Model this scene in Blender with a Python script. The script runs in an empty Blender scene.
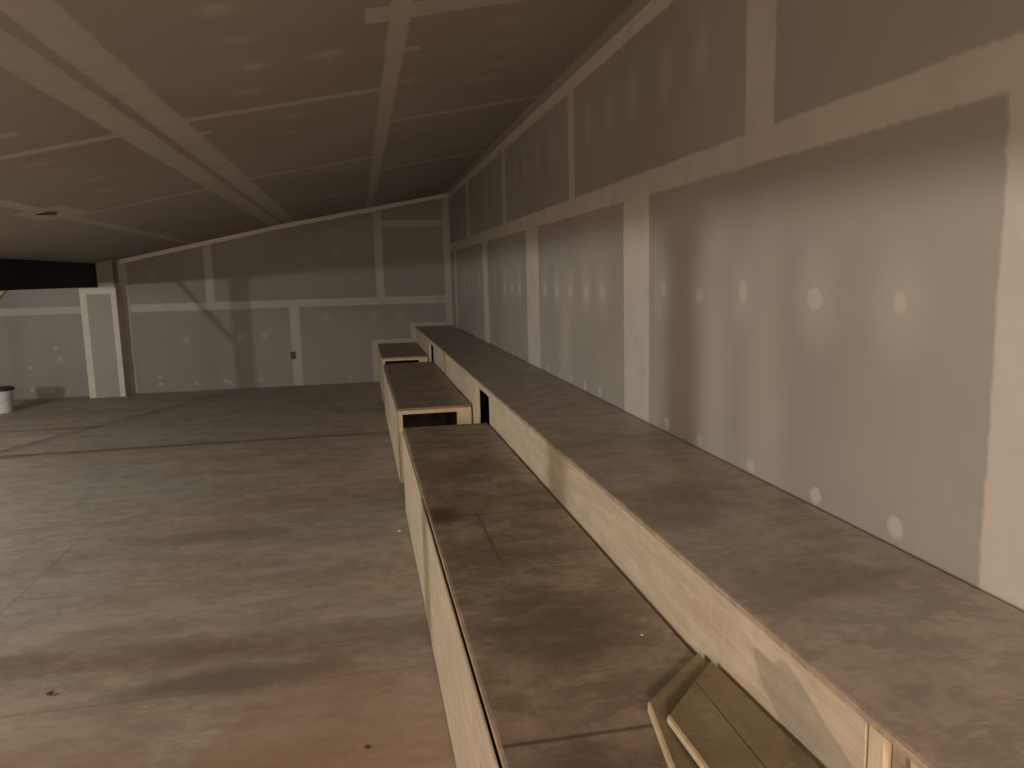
import bpy, bmesh, math, random
from mathutils import Matrix, Vector
random.seed(7)
S = bpy.context.scene
COL = S.collection

# ---------------------------------------------------------------- camera
cam_d = bpy.data.cameras.new('camera')
cam = bpy.data.objects.new('camera', cam_d); COL.objects.link(cam)
cam_d.sensor_width = 36.0
cam_d.lens = 766.7076 / 1024 * 36.0
cam_d.clip_start = 0.02
R = Matrix(((0.98051429, 0.05169505, -0.18952402),
            (-0.19487786, 0.13423506, -0.97159846),
            (-0.02478606, 0.98960021, 0.14169362)))
cam.matrix_world = Matrix.Translation((0, 0, 1.58)) @ R.to_4x4()
S.camera = cam

# ---------------------------------------------------------------- world, lights, exposure
W = bpy.data.worlds.new('world'); S.world = W; W.use_nodes = True
W.node_tree.nodes['Background'].inputs[0].default_value = (0.9, 0.8, 0.7, 1)
W.node_tree.nodes['Background'].inputs[1].default_value = 0.0
vs = S.view_settings
vs.view_transform = 'Standard'; vs.look = 'None'; vs.exposure = -0.04; vs.gamma = 1.0
vs.use_curve_mapping = False


def lamp(name, loc, power, col, r):
    d = bpy.data.lights.new(name, 'POINT'); d.energy = power; d.color = col; d.shadow_soft_size = r
    o = bpy.data.objects.new(name, d); COL.objects.link(o); o.location = loc
    return o


# work lamps in the low space beyond the beam (two low), warm bulb behind the viewer, and unseen fills added for brightness
lamp('work_lamp_far', (-5.2, 7.75, 1.47), 38, (0.98, 1.0, 0.94), 0.05)
lamp('work_lamp_near', (-5.6, 3.6, 1.45), 330, (0.97, 1.0, 0.94), 0.045)
lamp('floor_fill_far', (-5.3, 5.6, 1.80), 34, (1.0, 0.96, 0.88), 0.12)  # added fill, brightens floor and benches through the opening
lamp('floor_fill_near', (-5.6, 2.2, 1.80), 130, (1.0, 0.95, 0.86), 0.12)  # another added fill for the floor, nearer the viewer
lamp('warm_bulb', (-0.8, -2.4, 1.5), 340, (1.0, 0.77, 0.62), 0.008)
lamp('warm_overhead_fill', (0.2, -3.2, 2.40), 250, (1.0, 0.80, 0.62), 0.10)  # unseen fill added to brighten floor and platform tops

# ---------------------------------------------------------------- room numbers
XR, YF = 1.402, 11.85        # right wall, far wall
XF, XB = 0.825, 0.234       # riser of the ledge, outer face of the low platforms
H1, H2 = 0.582, 0.821       # low platforms, ledge
KX, KZ = -1.03, 2.392       # fold in the ceiling
SR, SL = 0.1765, 0.2075
BX = -3.56                  # room side of the black beam


def cz(x):
    return KZ + (SR if x > KX else SL) * (x - KX)


# ---------------------------------------------------------------- node helpers
class NB:
    def __init__(s, name, rough=0.8, spec=0.25):
        s.mat = bpy.data.materials.new(name); s.mat.use_nodes = True
        s.t = s.mat.node_tree; s.N = s.t.nodes; s.N.clear()
        s.out = s.N.new('ShaderNodeOutputMaterial'); s.b = s.N.new('ShaderNodeBsdfPrincipled')
        s.t.links.new(s.b.outputs[0], s.out.inputs[0])
        s.b.inputs['Roughness'].default_value = rough
        s.b.inputs['Specular IOR Level'].default_value = spec
        tc = s.N.new('ShaderNodeNewGeometry'); s.P = tc.outputs['Position']

    def link(s, v, sock):
        if isinstance(v, bpy.types.NodeSocket): s.t.links.new(v, sock)
        elif isinstance(v, (tuple, list)) and len(v) == 3 and sock.type == 'RGBA': sock.default_value = (*v, 1)
        else: sock.default_value = v

    def m(s, op, a, b=0.0, c=None):
        n = s.N.new('ShaderNodeMath'); n.operation = op
        s.link(a, n.inputs[0]); s.link(b, n.inputs[1])
        if c is not None: s.link(c, n.inputs[2])
        return n.outputs[0]

    def v(s, op, a, b=(0, 0, 0)):
        n = s.N.new('ShaderNodeVectorMath'); n.operation = op
        s.link(a, n.inputs[0]); s.link(b, n.inputs[1])
        return n.outputs['Value'] if op == 'LENGTH' else n.outputs[0]

    def xyz(s, a):
        n = s.N.new('ShaderNodeSeparateXYZ'); s.link(a, n.inputs[0]); return n.outputs

    def comb(s, x, y, z=0.0):
        n = s.N.new('ShaderNodeCombineXYZ')
        for q, i in zip((x, y, z), range(3)): s.link(q, n.inputs[i])
        return n.outputs[0]

    def noise(s, scale=(1, 1, 1), sc=1.0, det=4, rough=0.55, off=(0, 0, 0), src=None):
        mp = s.N.new('ShaderNodeMapping'); s.link(src or s.P, mp.inputs[0])
        mp.inputs['Scale'].default_value = scale; mp.inputs['Location'].default_value = off
        n = s.N.new('ShaderNodeTexNoise'); s.t.links.new(mp.outputs[0], n.inputs['Vector'])
        n.inputs['Scale'].default_value = sc; n.inputs['Detail'].default_value = det
        n.inputs['Roughness'].default_value = rough
        return n.outputs['Fac']

    def step(s, a, lo, hi, to0=0.0, to1=1.0):
        n = s.N.new('ShaderNodeMapRange'); n.interpolation_type = 'SMOOTHSTEP'
        s.link(a, n.inputs[0]); n.inputs[1].default_value = lo; n.inputs[2].default_value = hi
        n.inputs[3].default_value = to0; n.inputs[4].default_value = to1
        return n.outputs[0]

    def mix(s, f, a, b, mode='MIX'):
        n = s.N.new('ShaderNodeMix'); n.data_type = 'RGBA'; n.blend_type = mode
        s.link(f, n.inputs[0]); s.link(a, n.inputs[6]); s.link(b, n.inputs[7])
        return n.outputs[2]

    def col(s, c): s.link(c, s.b.inputs['Base Color'])

    def bump(s, h, strength=0.2, dist=0.01):
        n = s.N.new('ShaderNodeBump'); s.link(h, n.inputs['Height'])
        n.inputs['Strength'].default_value = strength; n.inputs['Distance'].default_value = dist
        s.t.links.new(n.outputs[0], s.b.inputs['Normal'])


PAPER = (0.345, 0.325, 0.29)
COMP = (0.60, 0.56, 0.50)


def drywall(name, axes, rects, dots, rag=0.035, paper=PAPER, comp=COMP, faint=()):
    """grey drywall paper; rects = (u0,u1,v0,v1) taped joints with ragged edges; dots = (u,v,ru,rv) filled screw heads;
    faint = the same, thinly skimmed, on the right wall also painted sheen"""
    b = NB(name, 0.62, 0.3)
    xs = b.xyz(b.P)
    uv = b.comb(xs[axes[0]], xs[axes[1]], 0.0)
    n1 = b.noise(sc=3.2, det=3); n2 = b.noise(sc=20, det=6, rough=0.7, off=(3, 1, 2))
    wob = b.m('ADD', b.m('MULTIPLY', b.m('SUBTRACT', n1, 0.5), rag * 0.6), b.m('MULTIPLY', b.m('SUBTRACT', n2, 0.5), rag * 1.5))
    d = None
    for (u0, u1, v0, v1) in rects:
        c = ((u0 + u1) / 2, (v0 + v1) / 2, 0); h = ((u1 - u0) / 2, (v1 - v0) / 2, 1)
        q = b.v('SUBTRACT', b.v('ABSOLUTE', b.v('SUBTRACT', uv, c)), h)
        o = b.xyz(q); e = b.m('MAXIMUM', o[0], o[1])
        d = e if d is None else b.m('MINIMUM', d, e)
    mask = b.step(b.m('ADD', d, wob), -0.008, 0.008, 1.0, 0.0)
    # skim thins out: a little paper shows through
    thin = b.step(b.noise(sc=5, det=5, off=(9, 2, 4)), 0.25, 0.6, 0.78, 1.0)
    mask = b.m('MULTIPLY', mask, thin)

    def blobs(lst, lo, hi, k):
        e = None
        wv = b.comb(b.m('MULTIPLY', b.m('SUBTRACT', n2, 0.5), 0.05), b.m('MULTIPLY', b.m('SUBTRACT', n1, 0.5), 0.05), 0.0)
        uw = b.v('ADD', uv, wv)
        for (u, v, ru, rv) in lst:
            q = b.v('LENGTH', b.v('MULTIPLY', b.v('SUBTRACT', uw, (u, v, 0)), (1 / ru, 1 / rv, 0)))
            e = q if e is None else b.m('MINIMUM', e, q)
        return b.step(e, lo, hi, k, 0.0)
    if dots: mask = b.m('MAXIMUM', mask, blobs(dots, 0.6, 1.15, 0.75))
    if faint: mask = b.m('MAXIMUM', mask, blobs(faint, 0.2, 1.15, 0.30))
    tone = b.step(b.noise(sc=0.8, det=4, off=(5, 5, 1)), 0.3, 0.7)
    pc = b.mix(tone, tuple(x * 0.92 for x in paper), (paper[0] * 1.05, paper[1] * 1.07, paper[2] * 1.08))
    cc = b.mix(b.noise(sc=7, det=4), tuple(x * 0.9 for x in comp), tuple(x * 1.06 for x in comp))
    b.col(b.mix(mask, pc, cc))
    b.bump(mask, 0.25, 0.003)
    return b.mat


def wood(name, c0, c1, c2=None, grain=(1, 14, 14), sc=2.0, rough=0.75, knots=False, seams=(), stains=(), blot=0.9, mot=0.4, spec=0.2):
    """sheet or sawn wood: streaks along one axis, large stains, optional knots, seams = joints and painted shadow bands (axis, value, half width, lo, hi)"""
    b = NB(name, rough, spec)
    g = b.noise(scale=grain, sc=sc, det=6, rough=0.6)
    big = b.noise(sc=blot, det=5, rough=0.6, off=(4, 7, 1))
    fine = b.noise(scale=grain, sc=sc * 5, det=4, off=(2, 2, 2))
    c = b.mix(b.step(g, 0.3, 0.7), c0, c1)
    if c2: c = b.mix(b.step(big, 0.40, 0.66, 0, 0.8), c, c2)
    c = b.mix(b.step(fine, 0.45, 0.8, 0, 0.35), c, tuple(x * 0.62 for x in c0))
    if knots:
        vo = b.N.new('ShaderNodeTexVoronoi'); vo.inputs['Scale'].default_value = 1.6
        mp = b.N.new('ShaderNodeMapping'); b.link(b.P, mp.inputs[0]); mp.inputs['Scale'].default_value = (1, 1, 2.2)
        b.t.links.new(mp.outputs[0], vo.inputs['Vector'])
        c = b.mix(b.step(vo.outputs['Distance'], 0.03, 0.13, 0.7, 0.0), c, (0.36, 0.18, 0.10))
    mott = b.noise(scale=(1, 1.6, 1), sc=5.5, det=7, rough=0.72, off=(1, 8, 3))
    c = b.mix(b.step(mott, 0.41, 0.57, mot, 0), c, tuple(x * 0.6 for x in c0))
    scuf = b.noise(scale=(1, 2.5, 1), sc=11, det=5, rough=0.7, off=(7, 3, 3))
    c = b.mix(b.step(scuf, 0.56, 0.70, 0, mot * 0.8), c, tuple(min(1, x * 1.5) for x in c1))
    xs = b.xyz(b.P)
    for (ax, val, hw, other, lo, hi, col, amt, soft) in seams:
        q = b.m('ABSOLUTE', b.m('SUBTRACT', xs[ax], val))
        q = b.m('ADD', q, b.m('MULTIPLY', b.m('SUBTRACT', b.noise(sc=6, det=3), 0.5), hw * 0.9))
        k = b.step(q, hw * (1 - soft), hw * (1 + soft), amt, 0.0)
        k = b.m('MULTIPLY', k, b.m('MULTIPLY', b.step(xs[other], lo - 0.02, lo + 0.02), b.step(xs[other], hi - 0.02, hi + 0.02, 1, 0)))
        c = b.mix(k, c, col)
    for (x, y, rx, ry, col, amt) in stains:
        uv = b.comb(xs[0], xs[1], 0.0)
        w = b.m('MULTIPLY', b.m('SUBTRACT', b.noise(sc=5, det=4), 0.5), 1.3)
        q = b.m('ADD', b.v('LENGTH', b.v('MULTIPLY', b.v('SUBTRACT', uv, (x, y, 0)), (1 / rx, 1 / ry, 0))), w)
        c = b.mix(b.step(q, 0.5, 1.3, amt, 0.0), c, col)
    b.col(c); b.bump(fine, 0.12, 0.004)
    return b.mat


def plain(name, c, rough=0.6, metal=0.0, var=0.12, sc=8):
    b = NB(name, rough, 0.4)
    b.b.inputs['Metallic'].default_value = metal
    b.col(b.mix(b.noise(sc=sc, det=4), tuple(x * (1 - var) for x in c), tuple(x * (1 + var) for x in c)))
    return b.mat


# ---------------------------------------------------------------- mesh helpers
def box(bm, x0, x1, y0, y1, z0, z1, bev=0.0):
    r = bmesh.ops.create_cube(bm, size=1.0)
    for v in r['verts']:
        v.co = Vector(((x0 + x1) / 2 + v.co.x * (x1 - x0), (y0 + y1) / 2 + v.co.y * (y1 - y0), (z0 + z1) / 2 + v.co.z * (z1 - z0)))
    if bev:
        es = list({e for v in r['verts'] for e in v.link_edges})
        bmesh.ops.bevel(bm, geom=es, offset=bev, segments=1, affect='EDGES')


def prism(bm, pts, axis, a, b):
    """pts: polygon in the two other axes; extruded along axis from a to b"""
    def mk(p, t):
        l = [p[0], p[1]]; l.insert(axis, t); return bm.verts.new(l)
    A = [mk(p, a) for p in pts]; B = [mk(p, b) for p in pts]
    bm.faces.new(A); bm.faces.new(list(reversed(B)))
    for i in range(len(pts)):
        j = (i + 1) % len(pts); bm.faces.new((A[i], B[i], B[j], A[j]))
    bmesh.ops.recalc_face_normals(bm, faces=bm.faces)


def obj(name, bm, mat, parent=None, smooth=False):
    if parent is not None:
        p = parent
        off = Vector((0, 0, 0))
        while p is not None: off += p.location; p = p.parent
        bmesh.ops.translate(bm, verts=bm.verts, vec=-off)
    me = bpy.data.meshes.new(name); bm.to_mesh(me); bm.free()
    o = bpy.data.objects.new(name, me); COL.objects.link(o); o.parent = parent
    me.materials.append(mat)
    if smooth:
        for f in me.polygons: f.use_smooth = True
    return o


def bobj(name, dims, mat, parent=None, bev=0.0):
    bm = bmesh.new()
    for d in (dims if isinstance(dims[0], (tuple, list)) else [dims]): box(bm, *d, bev=bev)
    return obj(name, bm, mat, parent)


def tag(o, label=None, cat=None, group=None, kind=None):
    for k, v in (('label', label), ('category', cat), ('group', group), ('kind', kind)):
        if v: o[k] = v
    return o


def thing(name, loc, label, cat, group=None):
    o = bpy.data.objects.new(name, None); COL.objects.link(o); o.location = loc; o.empty_display_size = 0.1
    return tag(o, label, cat, group)


# ---------------------------------------------------------------- materials of the shell
y_low = [11.3, 8.6, 6.2, 3.79]
right_rects = [(-4, 12.0, 1.945, 2.06), (-4, 12.0, 2.735, 2.95), (11.86, 12.1, 0, 2.9),
               (11.16, 11.42, 0.8, 2.0), (8.42, 8.76, 0.8, 2.0), (5.97, 6.42, 0.8, 2.0), (3.60, 3.97, 0.8, 2.0),
               (0.9, 1.485, 0.8, 2.0), (-1.5, -1.1, 0.8, 2.0),
               (9.72, 9.94, 2.0, 2.85), (7.27, 7.44, 2.0, 2.85), (4.90, 5.05, 2.0, 2.85), (2.46, 2.66, 2.0, 2.85), (0, 0.25, 2, 2.85)]
ym = [1.80, 2.19, 2.65, 3.03, 3.41, 4.35, 4.68, 5.05, 5.40, 5.77, 6.72, 7.07, 7.42, 8.0, 9.1, 9.5, 9.9, 10.3, 10.7]
right_dots = [(y, 1.487 + random.uniform(-.012, .012), 0.036 + 0.012 * (i % 2), 0.036 + 0.008 * (i % 3)) for i, y in enumerate(ym[:5])]
right_dots += [(y, 1.462 + random.uniform(-.012, .012), 0.06, 0.055) for y in ym[5:13]]
right_dots += [(y, 0.855 + random.uniform(-.01, .012), 0.035, 0.034) for y in (1.777, 2.15, 2.568, 3.01, 3.37, 4.41, 4.72, 5.06, 5.36, 5.7, 6.75, 7.1, 7.5, 8.1, 9.0, 9.4)]
right_faint = [(y, 1.475, 0.15, 0.20) for y in ym]  # tall halos paint sheen around the screw fills
right_faint += [(y, 2.46, 0.10, 0.17) for y in (3.03, 3.4, 3.83, 4.18, 4.6, 5.48, 5.95, 6.4, 6.8, 7.9, 8.4)]
right_faint += [(y, 1.05, 0.2, 0.9) for y in (2.9, 2.5, 5.2)]
M_right = drywall('drywall_right', (1, 2), right_rects, right_dots, rag=0.02, faint=right_faint, paper=(0.385, 0.35, 0.31), comp=(0.63, 0.575, 0.51))

far_rects = [(-3.3, 1.4, 1.175, 1.285), (-6.5, -3.7, 1.18, 1.28), (-2.18, -2.06, 1.24, 2.15), (0.26, 0.38, 1.24, 2.62),
             (-1.03, -0.89, 0.0, 1.24), (1.30, 1.41, 0.7, 2.85), (0.3, 1.35, 2.33, 2.42),
             (0.155, 0.235, 0.0, 0.64), (0.155, 0.82, 0.585, 0.64), (0.75, 0.83, 0.6, 0.875), (0.75, 1.4, 0.825, 0.875), (-3.36, -3.22, 0, 1.9)]
far_dots = [(x, z, 0.035, 0.03) for x, z in [(-2.9, .12), (-2.9, .22), (-2.4, .1), (-1.95, .1), (-1.5, .13), (-.2, .1), (-4.6, .45), (-4.2, .55), (-4.25, .7),
            (-4.6, .12), (-4.35, .1), (-2.5, .75), (-1.75, .76), (-1.4, .78), (-5, .7), (-2.0, .13)]]
far_faint = [(x, z, 0.09, 0.1) for x, z in [(-2.5, .75), (-1.75, .76), (-1.4, .78), (-.3, 2.0), (-.5, 1.0), (.2, 1.0), (.6, 1.0), (-2.9, 1.7), (-4.2, .55)]]
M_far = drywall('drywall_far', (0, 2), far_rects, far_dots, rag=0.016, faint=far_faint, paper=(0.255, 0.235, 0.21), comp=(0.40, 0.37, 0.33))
# tape that follows the slope where far wall meets ceiling is a skim strip on both surfaces
ceil_rects = [(-1.005, -0.85, -4, 12), (-1.205, -1.06, -4, 12), (0.175, 0.265, -4, 12), (-2.34, -2.24, -4, 12),
              (1.305, 1.42, -4, 12), (-3.5, 1.4, 11.88, 12.1),
              (-0.9, 0.2, 4.40, 4.50), (-0.9, 0.2, 6.83, 6.93), (-0.9, 0.2, 9.3, 9.38), (0.2, 1.4, 5.38, 5.47), (0.2, 1.4, 7.75, 7.84),
              (0.08, 1.4, 3.12, 3.30), (0.2, 0.34, 3.72, 3.78), (-2.3, -1.1, 4.46, 4.56), (-2.3, -1.1, 6.95, 7.05), (-2.2, -1.53, 4.05, 4.13), (-0.9, -0.78, 4.8, 4.86),
              (-2.45, -2.12, 6.3, 6.95)]
cd = [(-.431, 2.907), (-.419, 3.264), (-.402, 3.65), (-.071, 3.633), (-.465, 4.068), (-.326, 4.752), (-.39, 5.225), (.776, 3.941),
      (.805, 4.326), (.728, 3.566), (.757, 4.622), (.315, 4.374), (-1.7, 4.813), (-1.688, 5.593), (-1.742, 6.076), (-1.924, 6.631)]
ceil_dots = [(x, y, 0.055, 0.065) for x, y in (cd[0], cd[2], cd[3])] + [(x, y, 0.045, 0.03) for x, y in (cd[4], cd[5], cd[11])]
ceil_faint = [(x, y, 0.13, 0.10) for x, y in cd]
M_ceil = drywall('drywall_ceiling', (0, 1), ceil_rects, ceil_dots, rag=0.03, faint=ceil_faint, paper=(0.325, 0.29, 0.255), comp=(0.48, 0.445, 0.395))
M_plainwall = drywall('drywall_plain', (1, 2), [(-1, -0.9, 0, 2)], [])

BRN = (0.17, 0.10, 0.055)
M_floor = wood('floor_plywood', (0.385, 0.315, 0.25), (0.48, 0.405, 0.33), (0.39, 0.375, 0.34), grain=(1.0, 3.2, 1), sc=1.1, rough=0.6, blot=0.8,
               seams=[(1, 7.86, 0.05, 0, -8, 0.3, BRN, 0.62, 0.6), (1, 9.22, 0.05, 0, -8, -2.9, BRN, 0.6, 0.6),  # first band paints the far post's shadow, second is a brown strip
                      (1, 5.4, 0.006, 0, -8, 0.3, BRN, 0.45, 0.8), (1, 2.97, 0.006, 0, -8, 0.3, BRN, 0.35, 0.8), (1, 10.3, 0.01, 0, -8, 0.3, BRN, 0.4, 0.8),
                      (0, -1.8, 0.006, 1, 2.97, 5.4, BRN, 0.3, 0.8)],
               stains=[(-0.55, 3.05, 0.5, 0.10, (0.16, 0.13, 0.11), 0.7), (-0.9, 4.9, 0.5, 0.12, (0.19, 0.17, 0.15), 0.5),
                       (-1.4, 2.2, 1.0, 0.6, (0.33, 0.215, 0.14), 0.5), (-0.1, 2.3, 0.5, 0.9, (0.36, 0.225, 0.14), 0.5)])
M_top = wood('bench_top_plywood', (0.265, 0.205, 0.15), (0.40, 0.325, 0.245), (0.32, 0.275, 0.205), grain=(5, 2, 1), sc=1.6, rough=0.45, spec=0.5, mot=0.65, blot=1.6,
             seams=[(1, 3.09, 0.006, 0, 0, 0.83, (0.07, 0.045, 0.03), 0.7, 0.8), (0, 0.44, 0.005, 1, 2.5, 3.1, (0.07, 0.045, 0.03), 0.6, 0.9),
                    (1, 1.49, 0.007, 0, 0, 0.83, (0.06, 0.04, 0.03), 0.7, 0.8)],
             stains=[(0.29, 3.12, 0.10, 0.12, (0.06, 0.045, 0.035), 0.7), (0.5, 2.0, 0.25, 0.25, (0.13, 0.09, 0.06), 0.6),
                     (0.45, 2.6, 0.2, 0.12, (0.14, 0.095, 0.06), 0.5), (0.36, 1.35, 0.2, 0.2, (0.10, 0.06, 0.05), 0.5), (0.45, 3.9, 0.3, 0.2, (0.15, 0.11, 0.08), 0.5)])
M_ledge = wood('ledge_top_plywood', (0.33, 0.275, 0.225), (0.47, 0.405, 0.34), (0.43, 0.40, 0.345), grain=(4, 2, 1), sc=1.5, rough=0.45, spec=0.5, mot=0.45, blot=1.2,
               seams=[(1, 7.5, 0.004, 0, 0.8, 1.4, (0.12, 0.09, 0.07), 0.5, 0.8)],
               stains=[(1.05, 1.6, 0.25, 0.12, (0.17, 0.125, 0.09), 0.5), (1.0, 2.3, 0.2, 0.25, (0.21, 0.16, 0.12), 0.5)])
M_ply = wood('pale_plywood', (0.58, 0.455, 0.33), (0.70, 0.575, 0.435), None, grain=(1, 2.5, 22), sc=1.5, rough=0.6, knots=True, mot=0.12)
M_edge = wood('plywood_edge', (0.40, 0.30, 0.20), (0.55, 0.43, 0.30), None, grain=(30, 3, 60), sc=2, rough=0.8)
M_stud = wood('sawn_stud', (0.66, 0.52, 0.33), (0.76, 0.63, 0.43), None, grain=(20, 20, 1.5), sc=1.5, rough=0.7, mot=0.1)
M_board = wood('scrap_board', (0.27, 0.225, 0.13), (0.36, 0.31, 0.20), (0.24, 0.175, 0.10), grain=(9, 1.6, 4), sc=2.2, rough=0.45, blot=2.5)
M_old = wood('dark_wood', (0.10, 0.075, 0.05), (0.16, 0.12, 0.09), None, grain=(8, 8, 2), sc=2)
M_black = plain('black_steel', (0.006, 0.005, 0.004), 0.75, 0.0)
M_white = plain('white_plastic', (0.68, 0.67, 0.65), 0.45, 0, 0.25, 14)
M_dark = plain('dark_lid', (0.05, 0.03, 0.02), 0.6)
M_chip = plain('pale_chip', (0.75, 0.72, 0.66), 0.8)
M_brownchip = plain('brown_chip', (0.08, 0.05, 0.03), 0.8)
M_metal = plain('galvanised_wire', (0.4, 0.38, 0.36), 0.4, 1.0)
M_boxm = plain('brown_box', (0.07, 0.045, 0.03), 0.7)

# ---------------------------------------------------------------- room shell
LX, NY = -8.0, -4.5
tag(bobj('floor', (LX, 1.6, NY, YF + 0.2, -0.2, 0.0), M_floor), 'worn plywood subfloor with brown stains and a painted post shadow', 'floor', kind='structure')
tag(bobj('wall_right', (XR, XR + 0.15, NY, YF + 0.2, 0.0, 3.2), M_right), 'long grey drywall wall with taped joints above the ledge', 'wall', kind='structure')
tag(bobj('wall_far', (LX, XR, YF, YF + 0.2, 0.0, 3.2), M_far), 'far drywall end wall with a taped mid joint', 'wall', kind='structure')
tag(bobj('wall_near', (LX, XR, NY - 0.15, NY, 0.0, 3.2), M_plainwall), 'drywall wall behind the viewer', 'wall', kind='structure')
tag(bobj('wall_left', (LX - 0.15, LX, NY, YF, 0.0, 3.2), M_plainwall), 'low drywall wall of the side space', 'wall', kind='structure')
bm = bmesh.new()
prism(bm, [(LX, cz(-3.55)), (-3.55, cz(-3.55)), (KX, KZ), (XR + 0.1, cz(XR + 0.1)), (XR + 0.1, 3.3), (LX, 3.3)], 1, NY, YF + 0.1)
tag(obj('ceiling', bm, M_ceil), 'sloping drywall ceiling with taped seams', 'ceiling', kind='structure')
# skim strip on the far wall along the slope
bm = bmesh.new()
nseg = 60
pts_t = []; pts_b = []
for i in range(nseg + 1):
    x = -3.30 + (XR + 3.30) * i / nseg
    pts_t.append((x, cz(x) + 0.002)); pts_b.append((x, cz(x) - 0.055 - random.uniform(0, 0.012)))
prism(bm, pts_t + pts_b[::-1], 1, YF - 0.0025, YF + 0.01)
M_skim = plain('joint_compound', COMP, 0.7, 0, 0.08)
tag(obj('trim_1', bm, M_skim), 'ragged joint compound line under the sloping ceiling', 'trim', kind='structure')

# ceiling slot (small dark cut in the left seam)
tag(bobj('ceiling_slot', (-2.36, -2.22, 6.485, 6.515, cz(-2.36) - 0.005, cz(-2.22) - 0.012), M_dark),
    'small dark slot cut in the taped seam of the left ceiling slope', 'slot')

# ---------------------------------------------------------------- beam, posts, brace, column
tag(bobj('beam', (BX - 0.19, BX, NY, 11.72, 1.545, cz(-3.55) + 0.004), M_black, bev=0.0),
    'black beam under the low left edge of the ceiling', 'beam')
def post(y, label):
    t = thing('wooden_post', (BX - 0.07, y, 0), label, 'post')
    bobj('shaft', (BX - 0.12, BX - 0.02, y - 0.05, y + 0.05, 0.02, 1.53), M_stud, t, 0.003)
    bobj('base_plate', (BX - 0.14, BX, y - 0.08, y + 0.08, 0.0, 0.02), M_metal, t)
    bobj('cap_plate', (BX - 0.14, BX, y - 0.07, y + 0.07, 1.53, 1.545), M_metal, t)
post(7.78, 'wooden post under the black beam nearest the far wall')
post(3.49, 'wooden post under the black beam nearest the viewer')
# knee brace between far post and beam
bm = bmesh.new()
prism(bm, [(7.835, 0.99), (7.835, 1.03), (8.90, 1.544), (8.98, 1.544)], 0, BX - 0.075, BX - 0.05)
tag(obj('wooden_brace', bm, M_stud), 'pale diagonal brace rising to the underside of the black beam', 'brace')

M_colmat = drywall('drywall_column', (0, 2), [(-3.79, -3.70, 0, 1.6), (-3.385, -3.30, 0, 1.6), (-3.8, -3.3, 1.45, 1.6)], [], rag=0.012, paper=(0.31, 0.29, 0.25))
c = thing('drywall_column', (-3.55, 11.8, 0), 'short drywall boxed column standing at the far wall below the end of the black beam', 'column')
bobj('casing', (-3.785, -3.315, 11.6, YF, 0.0, 1.535), M_colmat, c, 0.003)
bm = bmesh.new()
prism(bm, [(-3.545, 1.537), (-3.335, 1.537), (-3.335, cz(-3.335)), (-3.545, cz(-3.545))], 1, 11.62, YF)
obj('upper_infill', bm, M_colmat, c)

# ---------------------------------------------------------------- low platforms in front of the ledge
TH = 0.018


def platform(y0, y1, label, panels, near_open, far_open=True):
    t = thing('plywood_platform', ((XB + XF) / 2, (y0 + y1) / 2, 0), label, 'platform', 'low plywood platforms')
    xr = XF - 0.014
    bobj('top_panel', (XB + 0.016, xr, y0, y1, H1 - TH, H1), M_top, t, 0.0015)
    bobj('top_edge', (XB + 0.008, XB + 0.0155, y0, y1, H1 - TH, H1 - 0.001), M_edge, t)
    for (a, b, dx, dz) in panels:
        bobj('side_panel', (XB - dx, XB + 0.007 - dx, a, b, 0.006, H1 - TH - 0.006 + dz), M_ply, t, 0.001)
    # framing of both ends
    for (ye, s, op) in ((y0, 1, near_open), (y1, -1, far_open)):
        ya, yb = sorted((ye + 0.004 * s, ye + 0.042 * s))
        bobj('end_post', (XB + 0.009, XB + 0.045, ya, yb, 0.0, H1 - TH - 0.03), M_stud, t, 0.002)
        bobj('end_post', (xr - 0.11, xr, ya, yb, 0.0, H1 - TH - 0.03), M_stud, t, 0.002)
        bobj('end_rail', (XB + 0.009, xr, ya, yb, H1 - TH - 0.03, H1 - TH), M_stud, t, 0.002)
    return t


platform(-0.6, 5.08, 'nearest and longest brown topped plywood platform in front of the ledge',
         [(-0.6, 1.2, 0.004, 0), (1.205, 3.50, 0.004, 0.0), (3.505, 5.08, 0.0, 0.002)], False)
platform(5.84, 9.02, 'middle plywood platform between the two dark gaps', [(5.84, 7.4, 0.0, 0), (7.405, 9.02, 0.005, 0)], True)
platform(9.72, YF - 0.004, 'farthest and shortest plywood platform touching the far wall', [(9.72, YF - 0.004, 0.0, 0)], True)

# ---------------------------------------------------------------- ledge along the right wall
t = thing('plywood_ledge', ((XF + XR) / 2, 5.0, 0), 'long raised plywood ledge with a pale riser along the right wall', 'ledge')
xw = XR - 0.013
for (a, b, dx) in ((-0.6, 2.9, 0.0), (2.9005, 7.5, 0.001), (7.502, YF - 0.004, -0.004)):
    bobj('top_panel', (XF - 0.006 - dx, xw, a, b, H2 - TH, H2), M_ledge, t, 0.0012)
    bobj('top_edge', (XF - 0.009 - dx, XF - 0.0065 - dx, a, b, H2 - TH + 0.001, H2 - 0.001), M_edge, t)
zt = H2 - TH - 0.005
for (a, b) in ((-0.6, 0.985), (1.095, 5.06), (5.64, 7.75), (7.98, 9.03), (9.56, YF - 0.004)):
    bobj('riser_panel', (XF, XF + 0.011, a, b, 0.004, zt), M_ply, t, 0.001)
bobj('riser_panel', (XF + 0.006, XF + 0.017, 7.752, 7.978, 0.004, zt), M_edge, t, 0.001)  # darker strip puts the far post's shadow into the riser
for (a, b, m) in ((2.9, 2.94, M_stud),):
    bobj('stud', (XF + 0.012, XF + 0.10, a, b, 0.004, zt), m, t, 0.002)
bobj('stud', (XF + 0.012, XF + 0.05, 0.990, 1.043, 0.004, zt), M_edge, t, 0.002)
for (a, b) in ((5.565, 5.635), (9.48, 9.555)):
    bobj('stud', (XF + 0.001, XF + 0.016, a, b, 0.004, zt), M_stud, t, 0.001)
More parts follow.
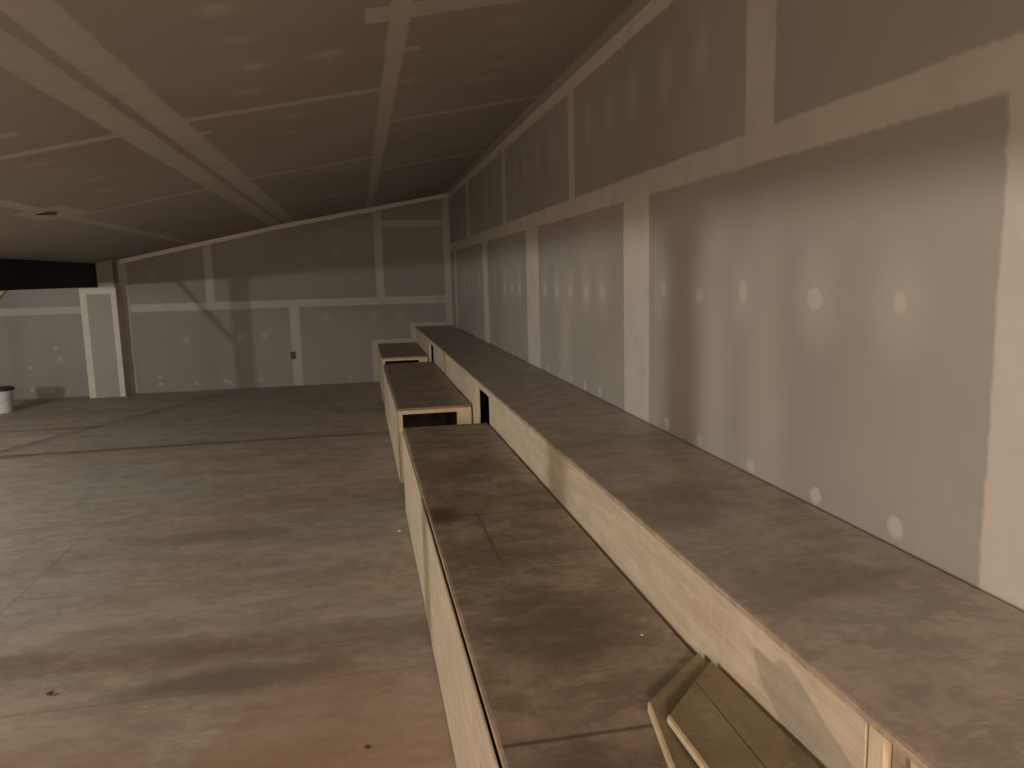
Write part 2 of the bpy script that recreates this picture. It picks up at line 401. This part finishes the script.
for (a, b) in ((5.065, 5.56), (9.04, 9.475)):
    bobj('opening_header', (XF + 0.001, XF + 0.03, a, b, zt - 0.038, zt), M_ply, t, 0.001)
bobj('stud', (XF + 0.001, XF + 0.09, 1.048, 1.090, 0.004, zt), M_stud, t, 0.002)
bobj('dark_backing', (XF + 0.30, XF + 0.31, -0.6, YF - 0.004, 0.004, zt), M_black, t)  # black sheet paints the darkness inside the riser openings

# unseen flat disc added over the warm bulb to cut its upward light
t = thing('shaded_lamp', (-0.8, -2.4, 1.52), 'unseen warm lamp with a flat disc added to cut its upward light', 'lamp')
bm = bmesh.new()
bmesh.ops.create_cone(bm, cap_ends=True, segments=96, radius1=0.40, radius2=0.40, depth=0.006, matrix=Matrix.Translation((-0.8, -2.4, 1.528)))
obj('shade', bm, M_dark, t)
bm = bmesh.new()
bmesh.ops.create_cone(bm, cap_ends=True, segments=12, radius1=0.012, radius2=0.006, depth=0.60, matrix=Matrix.Translation((-0.8, -2.4, 1.831)))
obj('cord', bm, M_dark, t)

# ---------------------------------------------------------------- scrap boards on the near platform
def scrap(pts, z0, th, tilt, label, pale=True):
    """quadrilateral board (first and last points make its left side); tilt lifts it towards the viewer"""
    ym = 1.66

    def slab(poly, dz):
        bm = bmesh.new()
        lo = [bm.verts.new((x, y, z0 + (ym - y) * tilt)) for x, y in poly]
        hi = [bm.verts.new((x, y, z0 + th + dz + (ym - y) * tilt)) for x, y in poly]
        n = len(poly)
        bm.faces.new(lo); bm.faces.new(hi[::-1])
        for i in range(n):
            bm.faces.new((lo[i], hi[i], hi[(i + 1) % n], lo[(i + 1) % n]))
        bmesh.ops.recalc_face_normals(bm, faces=bm.faces)
        return bm
    t = thing('scrap_board', (pts[0][0], pts[0][1], z0), label, 'board')
    obj('face_panel', slab(pts, 0), M_board, t)
    if pale:  # strip's pale colour paints the light on the board's left side
        a, b = pts[0], pts[-1]
        obj('lit_edge', slab([(a[0] - 0.008, a[1] - 0.006), (a[0] - 0.0003, a[1] - 0.0005), (b[0] - 0.0003, b[1]), (b[0] - 0.008, b[1])], 0.001), M_stud, t)['label'] = 'pale strip painting the lit left side'
    return t


scrap([(0.606, 1.549), (0.810, 1.735), (0.810, 0.85), (0.490, 0.85)], H1 + 0.001, 0.020, 0.0,
      'greenish plywood offcut lying lowest on the near platform, reaching farthest from the viewer')
scrap([(0.612, 1.449), (0.727, 1.575), (0.693, 0.85), (0.603, 0.85)], H1 + 0.0215, 0.014, 0.05,
      'narrow brown board with a pale left edge on top of the greenish offcut')
scrap([(0.7300, 1.577), (0.810, 1.66), (0.810, 0.85), (0.6965, 0.85)], H1 + 0.0215, 0.014, 0.05,
      'greenish board touching the riser beside the narrow brown board', False)
# notched slab added below the frame only to cast the riser shadow
bm = bmesh.new()
prism(bm, [(0.694, 0.897), (0.63, 0.893), (0.61, 0.916), (0.57, 0.904), (0.50, 0.875), (0.42, 0.846), (0.35, 0.80), (0.35, H1),
           (0.52, H1), (0.575, 0.77), (0.62, 0.822), (0.658, 0.838), (0.688, 0.868)], 0, 0.495, 0.505)
tag(obj('shadow_caster', bm, M_ply), 'unseen notched slab added on the near platform to cast a shadow', 'board')

# ---------------------------------------------------------------- bucket
def lathe(bm, prof, c, seg=32):
    rings = []
    for (r, z) in prof:
        rings.append([bm.verts.new((c[0] + r * math.cos(2 * math.pi * k / seg), c[1] + r * math.sin(2 * math.pi * k / seg), c[2] + z)) for k in range(seg)])
    for a, b in zip(rings, rings[1:]):
        for k in range(seg):
            bm.faces.new((a[k], a[(k + 1) % seg], b[(k + 1) % seg], b[k]))
    bm.faces.new(rings[0][::-1]); bm.faces.new(rings[-1])
    bmesh.ops.recalc_face_normals(bm, faces=bm.faces)


bc = (-4.54, 10.7, 0)
t = thing('bucket', bc, 'white plastic bucket with a dark lid on the floor at the left edge', 'bucket')
bm = bmesh.new(); lathe(bm, [(0.128, 0), (0.132, 0.004), (0.150, 0.255), (0.156, 0.256), (0.156, 0.27), (0.151, 0.272), (0.152, 0.283)], bc)
obj('pail', bm, M_white, t, False)
bm = bmesh.new(); lathe(bm, [(0.160, 0.284), (0.172, 0.284), (0.172, 0.31), (0.162, 0.318), (0.155, 0.312)], bc)
obj('lid', bm, M_dark, t)
bm = bmesh.new()
N = 20; hp = []
for i in range(N + 1):
    a = math.pi * i / N
    hp.append(Vector((bc[0] - 0.163 * math.cos(a), bc[1] - 0.05 - 0.115 * math.sin(a), 0.25 - 0.13 * math.sin(a))))
for a, b in zip(hp, hp[1:]):
    d = (b - a); q = d.to_track_quat('Z', 'Y').to_matrix().to_4x4()
    bmesh.ops.create_cone(bm, cap_ends=True, segments=8, radius1=0.003, radius2=0.003, depth=d.length * 1.1, matrix=Matrix.Translation((a + b) / 2) @ q)
obj('handle', bm, M_metal, t)

# ---------------------------------------------------------------- far wall box
t = thing('electrical_box', (-1.015, YF - 0.004, 0.42), 'small brown electrical box set in the far wall beside a taped joint', 'electrical box')
bobj('back', (-1.045, -0.985, YF - 0.003, YF - 0.001, 0.41, 0.51), M_boxm, t)
bobj('rim', [(-1.050, -1.045, YF - 0.010, YF - 0.001, 0.405, 0.515), (-0.985, -0.980, YF - 0.010, YF - 0.001, 0.405, 0.515),
             (-1.045, -0.985, YF - 0.010, YF - 0.001, 0.405, 0.41), (-1.045, -0.985, YF - 0.010, YF - 0.001, 0.51, 0.515)], M_boxm, t)

# ---------------------------------------------------------------- crumbs on the floor and benches
def crumb(name, x, y, z, s, mat, label, cat):
    bm = bmesh.new()
    bmesh.ops.create_icosphere(bm, subdivisions=1, radius=s)
    for v in bm.verts: v.co = Vector((v.co.x * random.uniform(.7, 1.4), v.co.y * random.uniform(.7, 1.2), v.co.z * random.uniform(.4, .6)))
    zm = min(v.co.z for v in bm.verts)
    for v in bm.verts: v.co += Vector((x, y, z - zm))
    return tag(obj(name, bm, mat), label, cat)


crumb('plaster_crumb', 0.17, 4.675, 0, 0.012, M_chip, 'white plaster crumb on the floor beside the near platform', 'crumb')
crumb('wood_chip', -1.263, 3.095, 0, 0.014, M_brownchip, 'dark wood chip on the floor at the lower left', 'chip')
crumb('wood_chip', -0.05, 2.459, 0, 0.010, M_brownchip, 'dark wood chip on the floor close to the near platform', 'chip')
crumb('plaster_crumb', 0.719, 1.898, H1, 0.004, M_chip, 'tiny white crumb on the brown top of the near platform', 'crumb')
